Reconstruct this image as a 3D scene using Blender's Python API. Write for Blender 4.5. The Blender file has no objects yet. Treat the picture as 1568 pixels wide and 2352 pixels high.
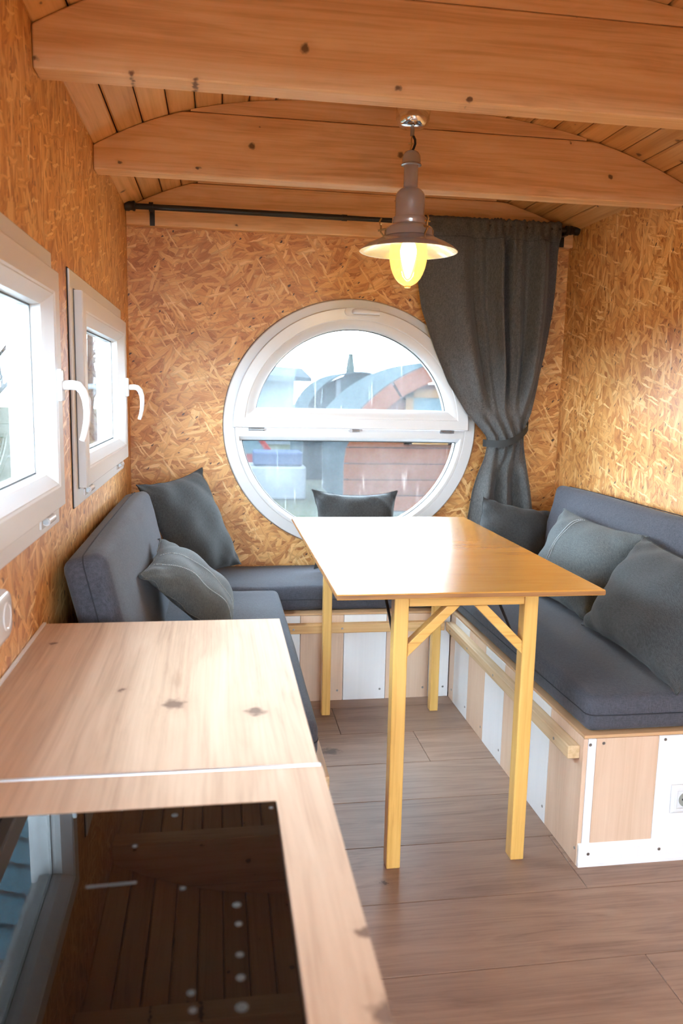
import bpy, bmesh, math, random
from mathutils import Vector, Matrix
random.seed(7)
PI = math.pi
S = bpy.context.scene
COL = S.collection

# ------------------------------------------------------------------ camera
def make_camera():
    p, y, r = math.radians(-8.5707), math.radians(8.9753), math.radians(1.2411)
    F = Vector((math.sin(y)*math.cos(p), math.cos(y)*math.cos(p), math.sin(p)))
    R0 = Vector((math.cos(y), -math.sin(y), 0)); U0 = R0.cross(F)
    R = R0*math.cos(r) + U0*math.sin(r); U = -R0*math.sin(r) + U0*math.cos(r)
    cam = bpy.data.cameras.new('camera'); o = bpy.data.objects.new('camera', cam); COL.objects.link(o)
    m = Matrix((R, U, -F)).transposed().to_4x4(); m.translation = Vector((-.2469, 0, 1.2329))
    o.matrix_world = m
    cam.sensor_fit = 'VERTICAL'; cam.sensor_height = 36; cam.sensor_width = 24
    cam.lens = 1817.3/2352*36
    cam.clip_start = .02; cam.clip_end = 300
    cam.dof.use_dof = True; cam.dof.focus_distance = 2.5; cam.dof.aperture_fstop = 4.5
    S.camera = o
make_camera()

# ------------------------------------------------------------------ sky and exposure
W = bpy.data.worlds.new('overcast_sky'); S.world = W; W.use_nodes = True
bg = W.node_tree.nodes['Background']
bg.inputs['Color'].default_value = (.82, .93, 1.06, 1); bg.inputs['Strength'].default_value = 23.0
S.view_settings.view_transform = 'Standard'; S.view_settings.look = 'None'
S.view_settings.gamma = 1; S.view_settings.use_curve_mapping = False
S.view_settings.exposure = 0.47

# room measures (metres): left wall, right wall, back wall, rear wall
XL, XR, YB, YR = -.615, 1.308, 3.482, -1.9
XC = (XL+XR)/2; HALF = (XR-XL)/2

# ------------------------------------------------------------------ node helpers
class NT:
    def __init__(s, name):
        s.m = bpy.data.materials.new(name); s.m.use_nodes = True; s.t = s.m.node_tree
        s.b = s.t.nodes['Principled BSDF']; s.out = s.t.nodes['Material Output']
    def n(s, typ, ins=None, **at):
        k = s.t.nodes.new('ShaderNode'+typ)
        for a, v in at.items(): setattr(k, a, v)
        for i, v in (ins or {}).items(): s.put(k.inputs[i], v)
        return k
    def put(s, sock, v):
        if isinstance(v, bpy.types.NodeSocket): s.t.links.new(v, sock)
        elif isinstance(v, bpy.types.Node): s.t.links.new(v.outputs[0], sock)
        else: sock.default_value = v
    def math(s, op, a, b=0., c=0.):
        return s.n('Math', {0: a, 1: b, 2: c}, operation=op).outputs[0]
    def mix(s, f, a, b, blend='MIX'):
        k = s.n('Mix', data_type='RGBA', blend_type=blend)
        for sock, v in ((k.inputs[0], f), (k.inputs[6], a), (k.inputs[7], b)):
            if isinstance(v, tuple) and len(v) == 3: v = v+(1,)
            s.put(sock, v)
        return k.outputs[2]
    def ramp(s, f, stops, interp='LINEAR'):
        k = s.n('ValToRGB', {0: f}); k.color_ramp.interpolation = interp
        e = k.color_ramp.elements
        while len(e) < len(stops): e.new(.5)
        for q, (p, c) in zip(e, stops):
            q.position = p; q.color = (c if isinstance(c, tuple) else (c, c, c))+(1,)
        return k.outputs[0]
    def coords(s, scale=(1, 1, 1), rot=(0, 0, 0), rand=7.):
        tc = s.n('TexCoord').outputs['Object']
        if rand:
            oi = s.n('ObjectInfo').outputs['Random']
            off = s.n('CombineXYZ', {0: s.math('MULTIPLY', oi, rand), 1: s.math('MULTIPLY', oi, rand*2.3), 2: s.math('MULTIPLY', oi, rand*1.7)})
            tc = s.n('VectorMath', {0: tc, 1: off.outputs[0]}, operation='ADD').outputs[0]
        return s.n('Mapping', {'Vector': tc, 'Scale': scale, 'Rotation': rot}).outputs[0]
    def bump(s, h, strength=.3, dist=.002):
        s.put(s.b.inputs['Normal'], s.n('Bump', {'Height': h, 'Strength': strength, 'Distance': dist}).outputs[0])
    def set(s, **k):
        for a, v in k.items():
            a = {'base': 'Base Color', 'rough': 'Roughness', 'metal': 'Metallic', 'sheen': 'Sheen Weight', 'coat': 'Coat Weight', 'coatr': 'Coat Roughness', 'spec': 'Specular IOR Level'}[a]
            if isinstance(v, tuple) and len(v) == 3: v = v+(1,)
            s.put(s.b.inputs[a], v)

def plain(name, col, rough=.5, metal=0., bump=0., **kw):
    t = NT(name); t.set(base=col, rough=rough, metal=metal, **kw)
    if bump:
        t.bump(t.n('TexNoise', {'Vector': t.coords(), 'Scale': 60., 'Detail': 4.}).outputs[0], bump, .001)
    return t.m

def axis_scale(ax, long, across):
    v = [across]*3; v['xyz'.index(ax)] = long; return tuple(v)

def wood(name, ax, light, mid, dark, rough=.55, across=22., long=1.1, knots=0., knotcol=(.10, .04, .015), vary=.12, coat=0., coatr=.1, ring=.6, bump=.15, flat=1., spec=.5, kr=(.0, .10), kflat=None, hairs=130., hw=.40):
    t = NT(name)
    v = t.coords(axis_scale(ax, long, across))
    warp = t.n('TexNoise', {'Vector': t.coords(axis_scale(ax, .9, 5.)), 'Scale': 1., 'Detail': 3.})
    vv = t.n('VectorMath', {0: v, 1: t.n('VectorMath', {0: warp.outputs['Color'], 1: (6*ring, 6*ring, 6*ring)}, operation='MULTIPLY').outputs[0]}, operation='ADD').outputs[0]
    fine = t.n('TexNoise', {'Vector': vv, 'Scale': 1., 'Detail': 5., 'Roughness': .6}).outputs[0]
    hv = t.n('VectorMath', {0: t.coords(axis_scale(ax, 1.6, hairs)), 1: t.n('VectorMath', {0: warp.outputs['Color'], 1: (hairs*.05*ring,)*3}, operation='MULTIPLY').outputs[0]}, operation='ADD').outputs[0]
    hair = t.n('TexNoise', {'Vector': hv, 'Scale': 1., 'Detail': 3., 'Roughness': .6}).outputs[0]
    f = t.math('ADD', t.math('MULTIPLY', fine, 1-hw), t.math('MULTIPLY', hair, hw))
    w = .17*flat
    c = t.ramp(f, [(.5-w, dark), (.5, mid), (.5+w, light)])
    if knots:
        ks = list(axis_scale(ax, .85*knots, knots))
        if kflat: ks['xyz'.index(kflat)] = 0.
        kc = t.n('SeparateXYZ', {0: t.coords(tuple(ks))})
        kc = t.n('CombineXYZ', dict(zip((0, 1), [kc.outputs[q] for q in range(3) if 'xyz'[q] != kflat])))
        kv = t.n('TexVoronoi', {'Vector': kc.outputs[0], 'Scale': 1., 'Randomness': 1.}, voronoi_dimensions='2D')
        big = t.n('SeparateColor', {0: kv.outputs['Color']}).outputs[0]
        on = t.math('GREATER_THAN', big, .38)
        size = t.math('MULTIPLY_ADD', t.n('SeparateColor', {0: kv.outputs['Color']}).outputs[1], 1.1, .35)
        rag = t.n('TexNoise', {'Vector': t.coords((70, 70, 70)), 'Scale': 1., 'Detail': 2.}).outputs[0]
        kd = t.math('ADD', kv.outputs['Distance'], t.math('MULTIPLY', t.math('SUBTRACT', rag, .5), kr[1]*1.6))
        kd = t.math('DIVIDE', kd, size)
        halo = t.math('MULTIPLY', on, t.ramp(kd, [(kr[0], 1.), (kr[1]*2.6, 0.)]))
        core = t.math('MULTIPLY', on, t.ramp(kd, [(kr[1]*.45, 1.), (kr[1], 0.)]))
        c = t.mix(t.math('MULTIPLY', halo, .45), c, dark)
        c = t.mix(t.math('MULTIPLY', core, .85), c, knotcol)
    rnd = t.n('ObjectInfo').outputs['Random']
    br = t.math('ADD', 1-vary, t.math('MULTIPLY', rnd, 2*vary))
    c = t.mix(1., c, t.n('CombineColor', {0: br, 1: br, 2: br}).outputs[0], 'MULTIPLY')
    t.set(base=c, rough=rough, coat=coat, coatr=coatr, spec=spec)
    t.bump(hair, bump, .002)
    return t.m

def osb(name, plane):
    """oriented strand board: many layers of flat flakes lying at different angles, each layer covering part of the one below"""
    t = NT(name)
    tc = t.n('TexCoord').outputs['Object']
    sp = t.n('SeparateXYZ', {0: tc})
    a = sp.outputs[1 if plane == 'yz' else 0]; b = sp.outputs[2]
    uv = t.n('CombineXYZ', {0: a, 1: b, 2: 0.}).outputs[0]
    wob = t.n('TexNoise', {'Vector': uv, 'Scale': 22., 'Detail': 4.})
    uv = t.n('VectorMath', {0: uv, 1: t.n('VectorMath', {0: wob.outputs['Color'], 1: (.020, .020, 0)}, operation='MULTIPLY').outputs[0]}, operation='ADD').outputs[0]
    base = 0. if plane == 'xz' else 1.25
    col = None
    # angle, flakes per metre along and across, share hidden, brightness shift
    LAY = ((-.85, 22, 62, 0., -.20), (.90, 26, 75, .45, -.18), (.05, 20, 80, .50, -.12), (-.20, 9, 42, .66, .0), (-.62, 10, 48, .74, .02), (.62, 11, 52, .74, .03), (1.15, 14, 64, .82, .04), (.22, 14, 95, .80, .10), (-1.0, 15, 150, .87, .18), (.75, 80, 210, .9945, 0.))
    for i, (ang, sl, sw, th, sh) in enumerate(LAY):
        m = t.n('Mapping', {'Vector': uv, 'Location': (3.1*i, 1.7*i, 0), 'Rotation': (0, 0, ang+base), 'Scale': (1/sl, 1/sw, 1)}, vector_type='TEXTURE').outputs[0]
        vo = t.n('TexVoronoi', {'Vector': m, 'Scale': 1., 'Randomness': 1.}, voronoi_dimensions='2D')
        sc = t.n('SeparateColor', {0: vo.outputs['Color']})
        streak = t.n('TexNoise', {'Vector': t.n('Mapping', {'Vector': m, 'Scale': (.7, 7, 1)}).outputs[0], 'Scale': 1., 'Detail': 2., 'Roughness': .65}, noise_dimensions='2D').outputs[0]
        val = t.math('ADD', t.math('MULTIPLY_ADD', sc.outputs[0], .62, .19+sh), t.math('MULTIPLY', t.math('SUBTRACT', streak, .5), .75))
        c = t.ramp(val, ([(.0, (.36, .120, .028)), (.22, (.52, .205, .055)), (.48, (.68, .320, .098)), (.75, (.79, .435, .155)), (1., (.92, .62, .29))] if i < 9 else [(.0, (.03, .018, .015)), (1., (.12, .05, .03))]))
        if col is None: col = c
        else:
            on = t.math('GREATER_THAN', sc.outputs[1], th)
            # thin dark line round the flake that lies on top
            rim = t.math('MULTIPLY', t.math('GREATER_THAN', sc.outputs[1], th), t.ramp(vo.outputs['Distance'], [(.46, 0.), (.62, 1.)]))
            c = t.mix(t.math('MULTIPLY', rim, .30), c, (.26, .095, .026))
            col = t.mix(on, col, c)
    big = t.n('TexNoise', {'Vector': uv, 'Scale': 2.5, 'Detail': 3.}).outputs[0]
    col = t.mix(1., col, t.ramp(big, [(.3, .90), (.7, 1.10)]), 'MULTIPLY')
    t.set(base=col, rough=t.math('ADD', .32, t.math('MULTIPLY', big, .22)), spec=.5)
    bm_ = t.n('Mapping', {'Vector': uv, 'Rotation': (0, 0, base-.3), 'Scale': (.08, .018, 1)}, vector_type='TEXTURE').outputs[0]
    t.bump(t.n('TexVoronoi', {'Vector': bm_, 'Scale': 1.}, voronoi_dimensions='2D').outputs['Color'], .25, .001)
    return t.m

def fabric(name, c1, c2, scale=1., rough=.9, bump=.5):
    t = NT(name)
    v = t.coords(rand=3.)
    n1 = t.n('TexNoise', {'Vector': v, 'Scale': 700.*scale, 'Detail': 2.}).outputs[0]
    w1 = t.n('TexNoise', {'Vector': t.coords((900*scale, 90*scale, 90*scale), rand=3.), 'Scale': 1., 'Detail': 1.}).outputs[0]
    w2 = t.n('TexNoise', {'Vector': t.coords((90*scale, 500*scale, 900*scale), rand=3.), 'Scale': 1., 'Detail': 1.}).outputs[0]
    f = t.math('ADD', t.math('MULTIPLY', n1, .4), t.math('MULTIPLY', t.math('ADD', w1, w2), .3))
    t.set(base=t.ramp(f, [(.38, c1), (.62, c2)]), rough=rough, sheen=.12, spec=.25)
    t.b.inputs['Sheen Roughness'].default_value = .45
    wr = t.n('TexNoise', {'Vector': v, 'Scale': 9., 'Detail': 3.}).outputs[0]
    t.bump(t.math('ADD', f, t.math('MULTIPLY', wr, 2.)), bump, .0012)
    return t.m

def pane(name, dust=.10, tint=(.90, .96, .97), streak=0.):
    """window glass: clear, with mirror reflection by Fresnel and a film of dust"""
    t = NT(name); t.t.nodes.remove(t.b)
    tr = t.n('BsdfTransparent', {0: tint+(1,)})
    gl = t.n('BsdfGlossy', {0: (1, 1, 1, 1), 'Roughness': .0})
    fc = t.n('LayerWeight', {0: .5}).outputs['Facing']
    fr = t.math('MULTIPLY_ADD', t.math('POWER', fc, 5.), .7, .008)
    m1 = t.n('MixShader', {0: fr, 1: tr.outputs[0], 2: gl.outputs[0]})
    du = t.n('BsdfTranslucent', {0: (.92, .95, 1., 1)})
    c = t.coords((1, 1, 1), rand=0)
    no = t.n('TexNoise', {'Vector': c, 'Scale': 160., 'Detail': 4.}).outputs[0]
    lo = t.n('TexNoise', {'Vector': c, 'Scale': 3.5, 'Detail': 3.}).outputs[0]
    f = t.math('MULTIPLY', t.math('ADD', t.math('MULTIPLY', no, .9), t.math('MULTIPLY', lo, 1.1)), dust)
    if streak:
        st = t.n('TexNoise', {'Vector': t.coords((75, 75, 5), rand=0), 'Scale': 1., 'Detail': 3.}).outputs[0]
        f = t.math('ADD', f, t.math('MULTIPLY', t.ramp(st, [(.60, 0.), (.75, 1.)]), streak))
    m2 = t.n('MixShader', {0: f, 1: m1.outputs[0], 2: du.outputs[0]})
    t.put(t.out.inputs[0], m2.outputs[0])
    return t.m

def emitter(name, col, strength):
    t = NT(name); t.t.nodes.remove(t.b)
    e = t.n('Emission', {0: col+(1,), 1: strength}); t.put(t.out.inputs[0], e.outputs[0])
    return t.m

# ------------------------------------------------------------------ materials
M = {}
M['osb_xz'] = osb('osb_back', 'xz'); M['osb_yz'] = osb('osb_side', 'yz')
M['beam'] = wood('pine_beam', 'x', (.88, .56, .29), (.81, .475, .22), (.66, .35, .145), knots=6., rough=.5, across=26, long=.8, ring=.8, vary=.03, kr=(.0, .055), flat=.75, kflat='y')
M['ceil'] = wood('pine_ceiling', 'y', (.78, .44, .175), (.71, .38, .14), (.56, .27, .085), knots=7., rough=.5, across=34, long=1.2, vary=.14, kr=(0, .06), flat=.9, kflat='z')
M['gap'] = plain('dark_gap', (.07, .03, .012), .9)
M['floor'] = wood('oak_laminate', 'x', (.385, .252, .184), (.312, .200, .147), (.208, .128, .094), knots=2.2, rough=.43, spec=.32, across=20, long=1.0, ring=1.2, vary=.10, bump=.06, knotcol=(.09, .055, .042), kr=(0, .05), flat=1.1, kflat='z')
M['counter'] = wood('oak_worktop', 'y', (.70, .51, .37), (.61, .42, .295), (.44, .285, .19), knots=4.6, rough=.58, across=24, long=.8, ring=.7, vary=.02, bump=.03, knotcol=(.15, .085, .06), kr=(0, .075), flat=1.0, kflat='z', spec=.25)
M['table'] = wood('varnished_birch', 'x', (.66, .335, .075), (.60, .285, .055), (.50, .22, .04), rough=.26, across=12, long=2.5, ring=.8, vary=.02, bump=.02, flat=1.5, coat=.75, coatr=.12)
M['leg'] = wood('varnished_pine', 'z', (.85, .54, .17), (.77, .45, .125), (.60, .30, .065), rough=.30, across=30, long=1.5, vary=.06, bump=.08, coat=.3, coatr=.15)
M['legx'] = wood('varnished_pine_cross', 'x', (.84, .52, .17), (.76, .43, .12), (.54, .26, .055), rough=.30, across=30, long=1.5, vary=.06, bump=.08, coat=.3, coatr=.15)
M['ply'] = wood('plywood_edge', 'x', (.42, .19, .06), (.34, .145, .045), (.20, .08, .025), rough=.5, across=60, long=6, vary=.05)
M['beech'] = wood('beech_laminate', 'z', (.76, .555, .415), (.70, .49, .355), (.62, .415, .285), rough=.40, across=24, long=1.6, vary=.05, bump=.02, ring=.8, flat=1.3)
M['white'] = wood('white_laminate', 'z', (.83, .82, .83), (.80, .79, .80), (.77, .76, .775), rough=.38, across=60, long=2., vary=.02, bump=.02, flat=1.8)
M['batten'] = wood('raw_pine_batten', 'y', (.72, .53, .33), (.64, .44, .25), (.50, .32, .16), rough=.6, across=45, long=2., vary=.06)
M['battenx'] = wood('raw_pine_batten_across', 'x', (.72, .46, .22), (.64, .38, .16), (.50, .27, .10), rough=.6, across=45, long=2., vary=.06)
M['edge'] = plain('beech_edge', (.60, .36, .19), .5)
M['pvc'] = plain('white_pvc', (.70, .695, .705), .30)
M['gasket'] = plain('grey_gasket', (.10, .11, .115), .6)
M['sealdark'] = plain('black_seal', (.02, .02, .02), .7)
M['plastic'] = plain('white_plastic', (.74, .74, .76), .22)
M['zinc'] = plain('zinc_metal', (.36, .36, .37), .30, 1.)
M['screw'] = plain('screw_metal', (.33, .32, .31), .4, 1.)
M['alu'] = plain('aluminium_profile', (.74, .76, .80), .32, 1.)
M['lampmetal'] = plain('brushed_nickel', (.50, .49, .50), .22, .65)
M['lampchrome'] = plain('polished_chrome', (.80, .78, .77), .12, 1.)
M['enamel'] = plain('pale_enamel', (.62, .62, .63), .18, .8)
M['brass'] = plain('aged_brass', (.46, .30, .12), .3, 1.)
M['black'] = plain('black_metal', (.018, .018, .020), .38)
M['cable'] = plain('black_cable', (.012, .012, .012), .5)
M['seat'] = fabric('slate_upholstery', (.046, .047, .060), (.094, .095, .116), 1.)
M['pillow'] = fabric('charcoal_pillow_cloth', (.030, .032, .034), (.074, .077, .080), 1.)
M['pillow2'] = fabric('grey_green_pillow_cloth', (.058, .066, .070), (.128, .142, .148), 1.)
M['curtain'] = fabric('charcoal_curtain_cloth', (.048, .047, .048), (.150, .145, .143), .8, bump=.4)
M['thread'] = plain('pale_thread', (.46, .50, .52), .8)
M['seam'] = plain('dark_seam', (.030, .032, .042), .9)
M['strap'] = plain('black_strap', (.022, .022, .022), .7, bump=.2)
M['pane'] = pane('dusty_glass', .0135, streak=.045)
M['pane_clear'] = pane('clear_glass', .003)
M['hob'] = plain('black_ceramic_glass', (.006, .005, .005), .02, spec=.5)
M['print'] = plain('grey_hob_mark', (.035, .033, .031), .5)  # plain grey for the small dots and dash on the cooktop
M['cup'] = plain('grey_socket_cup', (.30, .31, .28), .4)
M['cab'] = plain('grey_cabinet', (.66, .64, .62), .45)
M['bulb'] = emitter('warm_bulb', (1., .76, .38), 24.)

def amber():
    t = NT('amber_lamp_glass'); t.t.nodes.remove(t.b)
    tr = t.n('BsdfTransparent', {0: (1., .83, .45, 1)})
    gl = t.n('BsdfGlossy', {0: (1, 1, 1, 1), 'Roughness': .03})
    tl = t.n('BsdfTranslucent', {0: (1., .68, .22, 1)})
    m1 = t.n('MixShader', {0: .06, 1: tr.outputs[0], 2: tl.outputs[0]})
    m2 = t.n('MixShader', {0: t.math('MULTIPLY_ADD', t.math('POWER', t.n('LayerWeight', {0: .5}).outputs['Facing'], 4.), .6, .04), 1: m1.outputs[0], 2: gl.outputs[0]})
    t.put(t.out.inputs[0], m2.outputs[0]); return t.m
M['amber'] = amber()

# ------------------------------------------------------------------ mesh helpers
class MB:
    def __init__(s): s.v = []; s.f = []
    def add(s, vs, fs):
        k = len(s.v); s.v += [tuple(q) for q in vs]; s.f += [tuple(i+k for i in f) for f in fs]; return s
    def box(s, x0, x1, y0, y1, z0, z1):
        vs = [(x, y, z) for x in (x0, x1) for y in (y0, y1) for z in (z0, z1)]
        return s.add(vs, [(0, 1, 3, 2), (4, 6, 7, 5), (0, 4, 5, 1), (2, 3, 7, 6), (0, 2, 6, 4), (1, 5, 7, 3)])
    def loft(s, rings, closed=True, cap0=False, cap1=False):
        n = len(rings[0]); vs = [p for r in rings for p in r]; fs = []
        for i in range(len(rings)-1):
            for j in range(n if closed else n-1):
                a, b = i*n+j, i*n+(j+1) % n
                fs.append((a, b, b+n, a+n))
        if cap0: fs.append(tuple(range(n))[::-1])
        if cap1: fs.append(tuple(range((len(rings)-1)*n, len(rings)*n)))
        return s.add(vs, fs)
    def lathe(s, prof, c=(0, 0, 0), n=40, caps=(False, False)):
        rings = [[(c[0]+r*math.cos(2*PI*j/n), c[1]+r*math.sin(2*PI*j/n), c[2]+z) for j in range(n)] for r, z in prof]
        return s.loft(rings, True, *caps)
    def tube(s, pts, r, n=10, caps=True):
        pts = [Vector(p) for p in pts]; rings = []
        rr = r if isinstance(r, (list, tuple)) else [r]*len(pts)
        ref = None
        for i, p in enumerate(pts):
            d = (pts[min(i+1, len(pts)-1)]-pts[max(i-1, 0)]).normalized()
            if ref is None: ref = Vector((0, 0, 1)) if abs(d.z) < .9 else Vector((1, 0, 0))
            a = d.cross(ref).normalized(); b = a.cross(d).normalized(); ref = b
            rings.append([p+(a*math.cos(2*PI*j/n)+b*math.sin(2*PI*j/n))*rr[i] for j in range(n)])
        return s.loft(rings, True, caps, caps)
    def bar(s, p, q, w, h, up=(0, 0, 1)):
        p, q = Vector(p), Vector(q); d = (q-p).normalized(); a = d.cross(Vector(up)).normalized(); b = a.cross(d)
        rings = [[e+a*(sx*w/2)+b*(sz*h/2) for sx, sz in ((-1, -1), (1, -1), (1, 1), (-1, 1))] for e in (p, q)]
        return s.loft(rings, True, True, True)
    def mesh(s, name, mat, bevel=0., smooth=False, seg=2, subsurf=0):
        me = bpy.data.meshes.new(name); bm = bmesh.new()
        vs = [bm.verts.new(p) for p in s.v]
        for f in s.f:
            try: bm.faces.new([vs[i] for i in f])
            except ValueError: pass
        bmesh.ops.recalc_face_normals(bm, faces=bm.faces)
        if bevel:
            es = [e for e in bm.edges if len(e.link_faces) == 2 and e.calc_face_angle(0) > .5]
            bmesh.ops.bevel(bm, geom=es, offset=bevel, segments=seg, profile=.5, affect='EDGES', clamp_overlap=True)
        for f in bm.faces: f.smooth = bool(smooth)
        bm.to_mesh(me); bm.free()
        if isinstance(mat, str): mat = M[mat]
        me.materials.append(mat)
        if smooth is True: 
            try: me.set_sharp_from_angle(angle=math.radians(42))
            except Exception: pass
        return me
    def obj(s, name, mat, parent=None, loc=(0, 0, 0), **k):
        return link(name, s.mesh(name, mat, **k), parent, loc)

def link(name, me, parent=None, loc=(0, 0, 0)):
    o = bpy.data.objects.new(name, me); COL.objects.link(o); o.location = loc
    if parent: o.parent = parent
    return o
def tag(o, label=None, cat=None, group=None, kind=None):
    for k, v in (('label', label), ('category', cat), ('group', group), ('kind', kind)):
        if v: o[k] = v
    return o
def empty(name, loc=(0, 0, 0), label=None, cat=None, group=None, kind=None):
    o = link(name, None, None, loc); o.empty_display_size = .1
    return tag(o, label, cat, group, kind)
def at(parent):
    v = Vector((0, 0, 0))
    while parent: v += parent.location; parent = parent.parent
    return v
def wmesh(parent, mb):
    """shift world coordinates into the parent's frame (parents here are never rotated)"""
    d = at(parent)
    mb.v = [(p[0]-d.x, p[1]-d.y, p[2]-d.z) for p in mb.v]; return mb
def part(mb, name, mat, parent, **k): return wmesh(parent, mb).obj(name, mat, parent, **k)
def cbox(x0, x1, y0, y1, z0, z1):
    """box centred on its own origin -> (MB, location)"""
    c = ((x0+x1)/2, (y0+y1)/2, (z0+z1)/2)
    return MB().box(x0-c[0], x1-c[0], y0-c[1], y1-c[1], z0-c[2], z1-c[2]), c
def slab(name, mat, parent, b, bevel=.002, **k):
    """one plank or board as an object with its own origin, under parent"""
    mb, c = cbox(*b)
    return mb.obj(name, mat, parent, loc=Vector(c)-at(parent) if parent else c, bevel=bevel, **k)
def sm(a, b, t):
    t = max(0., min(1., (t-a)/(b-a))); return t*t*(3-2*t)
def interp(tab, t):
    for (a, u), (b, v) in zip(tab, tab[1:]):
        if t <= b: return u+(v-u)*(t-a)/(b-a)
    return tab[-1][1]

def zarc(x, base=1.952, rise=.176, n=0):
    u = min(1., abs((x-XC)/HALF)); return base+rise*(1-u**(3.2 if x < XC else 2.5))

# ------------------------------------------------------------------ walls
WIN = [(.80, 1.878), (2.095, 3.155)]          # left windows along y
WZ0, WZ1 = .926, 1.522
TH = .07
def left_wall():
    mb = MB(); i = .03
    ys = [YR-.1, WIN[0][0]+i, WIN[0][1]-i, WIN[1][0]+i, WIN[1][1]-i, YB+.1]
    zs = [0, WZ0+i, WZ1-i, 2.35]
    for a in range(5):
        for b in range(3):
            if a in (1, 3) and b == 1: continue
            mb.box(XL-TH, XL, ys[a], ys[a+1], zs[b], zs[b+1])
    o = mb.obj('wall_left', 'osb_yz'); tag(o, 'orange strand board wall with two white windows', None, kind='structure')
left_wall()
tag(MB().box(XR, XR+TH, YR-.1, YB+.1, 0, 2.35).obj('wall_right', 'osb_yz'), 'orange strand board wall behind the right bench', kind='structure')
WCX, WCZ, WSZ = .3395, 1.086, .972           # round window centre and vertical squeeze
def back_wall():
    mb = MB(); n = 96; r = .535
    rim = []; outer = []
    x0, x1, z0, z1 = XL, XR, 0, 2.35
    for j in range(n):
        a = 2*PI*j/n; c, s = math.cos(a), math.sin(a)
        rim.append((WCX+r*c, WCZ+r*s*WSZ))
        k = min((x1-WCX)/c if c > 1e-6 else 9e9, (x0-WCX)/c if c < -1e-6 else 9e9, (z1-WCZ)/s if s > 1e-6 else 9e9, (z0-WCZ)/s if s < -1e-6 else 9e9)
        outer.append((WCX+k*c, WCZ+k*s))
    # true corners
    for cx, cz in ((x0, z0), (x1, z0), (x0, z1), (x1, z1)):
        j = min(range(n), key=lambda q: (outer[q][0]-cx)**2+(outer[q][1]-cz)**2); outer[j] = (cx, cz)
    Y0, Y1 = YB, YB+TH
    mb.loft([[(x, Y1, z) for x, z in rim], [(x, Y0, z) for x, z in rim], [(x, Y0, z) for x, z in outer], [(x, Y1, z) for x, z in outer], [(x, Y1, z) for x, z in rim]])
    tag(mb.obj('wall_back', 'osb_xz'), 'orange strand board wall around the round window', kind='structure')
back_wall()
def rear_wall():  # glazed door is added to bring in daylight from behind; unseen
    mb = MB(); d0, d1, dh = -.585, .66, 1.90
    mb.box(XL, d0, YR-TH, YR, 0, 2.35); mb.box(d1, XR, YR-TH, YR, 0, 2.35); mb.box(d0, d1, YR-TH, YR, dh, 2.35)
    tag(mb.obj('wall_rear', 'osb_xz'), 'strand board wall with an added glazed double door', kind='structure')
    e = empty('fill_door_1', ((d0+d1)/2, YR, 0), 'added white glazed double door letting in daylight, unseen in the rear wall', None, None, 'structure')
    for a, b in ((d0, (d0+d1)/2), ((d0+d1)/2, d1)):
        f = MB()
        f.box(a, a+.05, YR-.06, YR+.01, .0, dh).box(b-.05, b, YR-.06, YR+.01, 0, dh).box(a+.05, b-.05, YR-.06, YR+.01, 0, .09).box(a+.05, b-.05, YR-.06, YR+.01, dh-.08, dh)
        lf = part(f, 'door_leaf', 'pvc', e)
        part(MB().box(a+.05, b-.05, YR-.03, YR-.024, .09, dh-.08), 'glass', 'pane_clear', e)
rear_wall()

# ------------------------------------------------------------------ floor planks
def floor():
    base = MB().box(XL-.1, XR+.1, YR-.1, YB+.1, -.08, -.010).obj('floor', 'gap')
    tag(base, 'grey brown oak laminate floor of wide planks', kind='structure')
    pitch = .243; k = 0; y = 1.727-15*pitch
    while y < YB:
        y1 = min(y+pitch, YB)
        row = round((y-1.727)/pitch)
        joint = {0: .681, -2: .70, -1: -.05, 1: .02, 2: 1.15, -3: .1}.get(row, random.uniform(-.4, 1.1))
        xs = [XL, joint-1.285, joint, joint+1.285, XR]
        xs = sorted(set(x for x in xs if XL <= x <= XR))
        for a, b in zip(xs, xs[1:]):
            if y1 > YR: slab('plank', 'floor', base, (a+.0008, b-.0008, max(y, YR)+.0008, y1-.0008, -.010, 0.), bevel=.0012, seg=1)
        y = y1
floor()

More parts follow.
